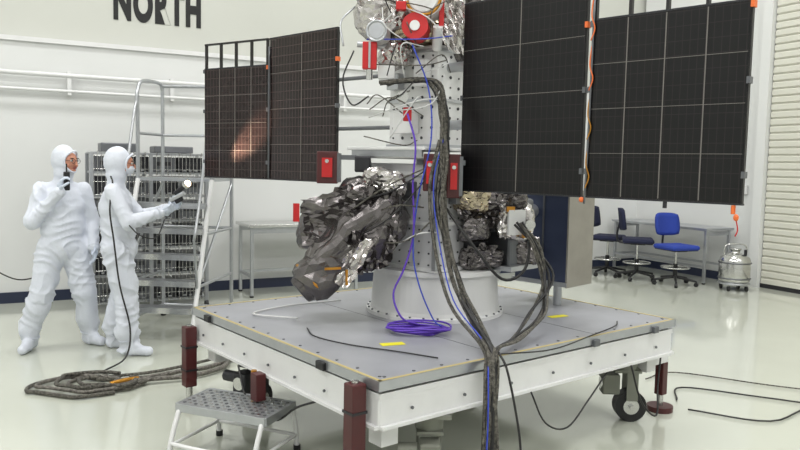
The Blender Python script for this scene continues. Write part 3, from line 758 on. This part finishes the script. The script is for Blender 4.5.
def person(name,root,f,J,headf,seed,facing_mask=False):
    P=empty(name); f=V((*f,0)).normalized(); s=V((-f.y,f.x,0)); R0=V((*root,0))
    def w(c): return R0+f*c[0]+s*c[1]+V((0,0,c[2]))
    G={k:w(c) for k,c in J.items()}
    b=B(); bones=[]
    rot=Matrix((f,s,V((0,0,1)))).transposed().to_4x4()
    pel,ch,nk=G['pelvis'],G['chest'],G['neck']
    b.ell(pel,(.145,.180,.16),'suit',20,14,rot); b.ell(pel+V((0,0,.13)),(.138,.172,.17),'suit',20,14,rot)
    b.ell((pel+ch)/2+V((0,0,.03)),(.135,.170,.2),'suit',20,14,rot)
    b.ell(ch,(.130,.172,.17),'suit',20,14,rot); b.ell(ch+V((0,0,.08)),(.11,.165,.10),'suit',20,14,rot)
    cap(b,ch+V((0,0,.08)),nk,.10,.072); cap(b,nk,G['head']-V((0,0,.05)),.072,.072)
    bones.append((pel,ch,.16,.9)); bones.append((ch,nk,.15,.35)); bones.append((nk,G['head']+V((0,0,.1)),.11,.12))
    for sd in 'RL':
        sh,el,wr=G['sh'+sd],G['el'+sd],G['wr'+sd]
        cap(b,nk-V((0,0,.02)),sh-V((0,0,.01)),.045,.055); cap(b,nk-V((0,0,.07)),sh-V((0,0,.03)),.055,.062)
        cap(b,sh,el,.064,.062); cap(b,el,wr,.062,.044)
        cap(b,wr-(wr-el).normalized()*.05,wr-(wr-el).normalized()*.01,.046,.040)
        hp,kn,an=G['hip'+sd],G['kn'+sd],G['an'+sd]
        cap(b,hp,kn,.118,.094); cap(b,kn,an+V((0,0,.10)),.094,.088); cap(b,an+V((0,0,.10)),an,.088,.060)
        cap(b,hp-V((0,0,.02)),pel,.115,.13)
        toe=G['toe'+sd]; heel=an+(an-toe).normalized()*.03; heel.z=.05; ball=V((toe.x,toe.y,.040))
        cap(b,an,heel,.058,.048); cap(b,heel,ball,.048,.040); cap(b,an,(heel+ball)/2+V((0,0,.03)),.056,.043)
        bones+= [(sh,el,.07,.75),(el,wr,.055,.8),(hp,kn,.10,1.1),(kn,an,.085,1.2),(an,toe,.06,.2)]
    hf=V(headf).normalized(); hs=V((0,0,1)).cross(hf).normalized(); hu=hf.cross(hs)
    hr=Matrix((hf,hs,hu)).transposed().to_4x4(); hc=G['head']
    b.ell(hc-hf*.018+hu*.01,(.106,.090,.125),'suit',24,18,hr); b.ell(hc-hu*.10-hf*.01,(.082,.080,.08),'suit',20,14,hr)
    o=remesh(b,'suited_body',.011,'suit',P,amp=.021,smooth=4,seed=seed,bones=bones)
    for v in o.data.vertices:
        if v.co.z<.004: v.co.z=.004
    c=B()
    for sd in 'RL':
        kn,an=G['kn'+sd],G['an'+sd]
        q=an+V((0,0,.03)); c.torus(q,.070,.005,'boot',axis=(kn-an))
        el,wr=G['el'+sd],G['wr'+sd]; c.torus(wr-(wr-el).normalized()*.01,.041,.006,'boot',axis=(wr-el))
    c.obj('suit_ties',P)
    fb=B(); fc=hc+hf*.028-hu*.005
    fb.ell(fc,(.085,.064,.090),'skin',24,18,hr)
    def fp(x,y,z): return hc+hf*x+hs*y+hu*z
    fb.ell(fp(.116,0,-.015),(.014,.010,.022),'skin',12,10,hr); fb.ell(fp(.122,0,-.026),(.011,.013,.009),'skin',12,8,hr)
    fb.ell(fp(.085,0,-.070),(.022,.026,.016),'skin',12,8,hr)
    for y in (-.027,.027):
        fb.ell(fp(.098,y,.008),(.010,.014,.009),'eyew',12,8,hr); fb.ell(fp(.107,y,.008),(.004,.006,.006),'hair',8,6,hr)
        fb.ell(fp(.100,y,.028),(.008,.018,.004),'hair',10,6,hr)
        fb.ell(fp(.075,y*1.4,-.03),(.02,.018,.02),'skin',10,8,hr)
        fb.torus(fp(.116,y,.006),.019,.0018,'dark',axis=hf,seg=20,sec=6); fb.cyl(fp(.112,y*1.7,.008),fp(.05,y*2.3,.008),.0018,'dark',seg=6)
    fb.cyl(fp(.117,-.009,.008),fp(.117,.009,.008),.002,'dark',seg=6)
    fb.ell(fp(.109,0,-.048),(.008,.020,.0035),'lip',12,6,hr); fb.ell(fp(.107,0,-.054),(.008,.017,.004),'lip',12,6,hr)
    if facing_mask:
        fb.ell(fp(.082,0,-.042),(.044,.056,.042),'boot',20,12,hr)
    pts=[fp(.076-.020*math.cos(2*a),.064*math.cos(a),.0+.086*math.sin(a)) for a in [2*math.pi*i/24 for i in range(25)]]
    fb.tube(pts,.009,'suit',n=2)
    fb.obj('face',P)
    return P,G,w,f,s
J1=dict(pelvis=(0,0,.88),chest=(0.01,0,1.20),neck=(.01,0,1.40),head=(.04,.02,1.575),
 shR=(0,-.160,1.34),elR=(.06,-.235,1.08),wrR=(.215,-.05,1.33),
 shL=(0,.160,1.34),elL=(-.01,.235,1.07),wrL=(.10,.225,.86),
 hipR=(0,-.09,.86),hipL=(0,.09,.86),knR=(.02,-.17,.48),knL=(.03,.15,.48),
 anR=(-.07,-.25,.09),anL=(-.07,.21,.09),toeR=(.08,-.33,.04),toeL=(.07,.28,.04))
P1,G1,w1,f1,s1=person('technician_in_cleanroom_suit',(-2.81,6.1),(.55,-.83),J1,(.93,-.36,-.05),3)
wr=G1['wrR']; dr=(wr-G1['elR']).normalized()
pc=wr+V((0,0,.085))+s1*.05+f1*.01
hand('right_hand',P1,wr,V((0,0,1))+dr*.25,s1*.9+f1*.1,-1,curl=.80,tc=.9)
hand('left_hand',P1,G1['wrL'],(G1['wrL']-G1['elL']),-s1+f1*.1,-1,curl=.35,tc=.3)
b=B()
b.box(pc,(.032,.045,.15),'black',rz=math.atan2(f1.y,f1.x)+.2,bev=.008); b.cyl(pc+V((0,0,.07)),pc+V((0,0,.14)),.006,'black')
b.obj('handheld_radio',P1)
b=B()
b.tube([w1((.10,.235,.80)),w1((.14,.30,.70)),w1((.05,.40,.45)),w1((.0,.45,.2)),w1((-.1,.5,.02)),w1((-.3,.6,.01))],.006,'cable_k')
b.tube([w1((-.08,-.20,.60)),w1((-.25,-.35,.58)),w1((-.6,-.6,.70)),w1((-.9,-1.0,.85))],.006,'cable_k')
b.obj('headset_cord',P1)
J2=dict(pelvis=(.02,0,.88),chest=(.0,0,1.20),neck=(.0,0,1.40),head=(.03,0,1.57),
 shR=(.0,-.160,1.34),elR=(.13,-.225,1.10),wrR=(.365,-.15,1.17),
 shL=(.0,.160,1.34),elL=(.16,.20,1.11),wrL=(.40,.06,1.19),
 hipR=(.02,-.09,.86),hipL=(.02,.09,.86),knR=(.09,-.11,.48),knL=(.03,.11,.48),
 anR=(.10,-.15,.09),anL=(-.04,.13,.09),toeR=(.27,-.19,.04),toeL=(.13,.16,.04))
P2,G2,w2,f2,s2=person('technician_in_cleanroom_suit',(-2.34,6.03),(.95,.22),J2,(.95,.30,-.12),17,True)
hand('right_hand',P2,G2['wrR'],f2+V((0,0,.45))+s2*.2,s2*.6+V((0,0,.5)),-1,curl=.6,tc=.6)
hand('left_hand',P2,G2['wrL'],f2+V((0,0,.4)),-s2*.8+V((0,0,.5)),-1,curl=.55,tc=.6)
b=B(); c=w2((.49,-.06,1.30))
T=Matrix.Translation(c)@Matrix.Rotation(math.atan2(f2.y,f2.x),4,'Z')@Matrix.Rotation(-.5,4,'Y')
b.M0=T; b.box((0,0,0),(.13,.15,.03),'alu',bev=.005); b.box((0,0,.016),(.10,.12,.004),'lens'); b.box((0,0,-.03),(.07,.08,.04),'dark',bev=.008)
b.cyl((.0,-.03,.03),(.10,-.06,.05),.020,'dark',seg=14); b.cyl((.10,-.06,.05),(.125,-.07,.055),.032,'steel',seg=16); b.ell((.128,-.071,.056),(.027,.027,.027),'glow',16,10)
b.obj('handheld_inspection_light',P2)
pl=bpy.data.lights.new('torch','SPOT'); pl.energy=240; pl.color=(1,.70,.5); pl.spot_size=math.radians(26); pl.spot_blend=.9; pl.shadow_soft_size=.03
po=bpy.data.objects.new('torch_beam',pl); scene.collection.objects.link(po); po.parent=P2
src=T@V((.17,-.09,.07)); tgt=V((-1.22,5.98,1.78)); po.location=src; po.rotation_euler=(tgt-src).to_track_quat('-Z','Y').to_euler()
b=B()
b.tube([w2((-.02,-.10,1.46)),w2((.0,-.15,1.40)),w2((-.01,-.235,1.20)),w2((.02,-.25,.95)),w2((.06,-.25,.6)),w2((.14,-.28,.25)),w2((.12,-.42,.05)),w2((.0,-.7,.02)),w2((.15,-.90,.03))],.007,'cable_k')
b.tube([w2((.40,-.2,1.12)),w2((.34,-.26,.98)),w2((.22,-.28,1.0)),w2((.14,-.29,1.08))],.005,'cable_k')
b.obj('headset_cord',P2)

# ------------------------------------------------------------ camera
cam=bpy.data.cameras.new('camera'); co=bpy.data.objects.new('camera',cam); scene.collection.objects.link(co)
cam.sensor_width=36; cam.lens=735/800*36
pitch=math.radians(4.67); roll=math.radians(1.2)
co.matrix_world=Matrix.Translation((0,0,1.6))@Matrix.Rotation(math.pi/2-pitch,4,'X')@Matrix.Rotation(roll,4,'Z')
scene.camera=co
wd=bpy.data.worlds.new('world'); scene.world=wd; wd.use_nodes=True
wd.node_tree.nodes['Background'].inputs[0].default_value=(.8,.82,.85,1); wd.node_tree.nodes['Background'].inputs[1].default_value=.3
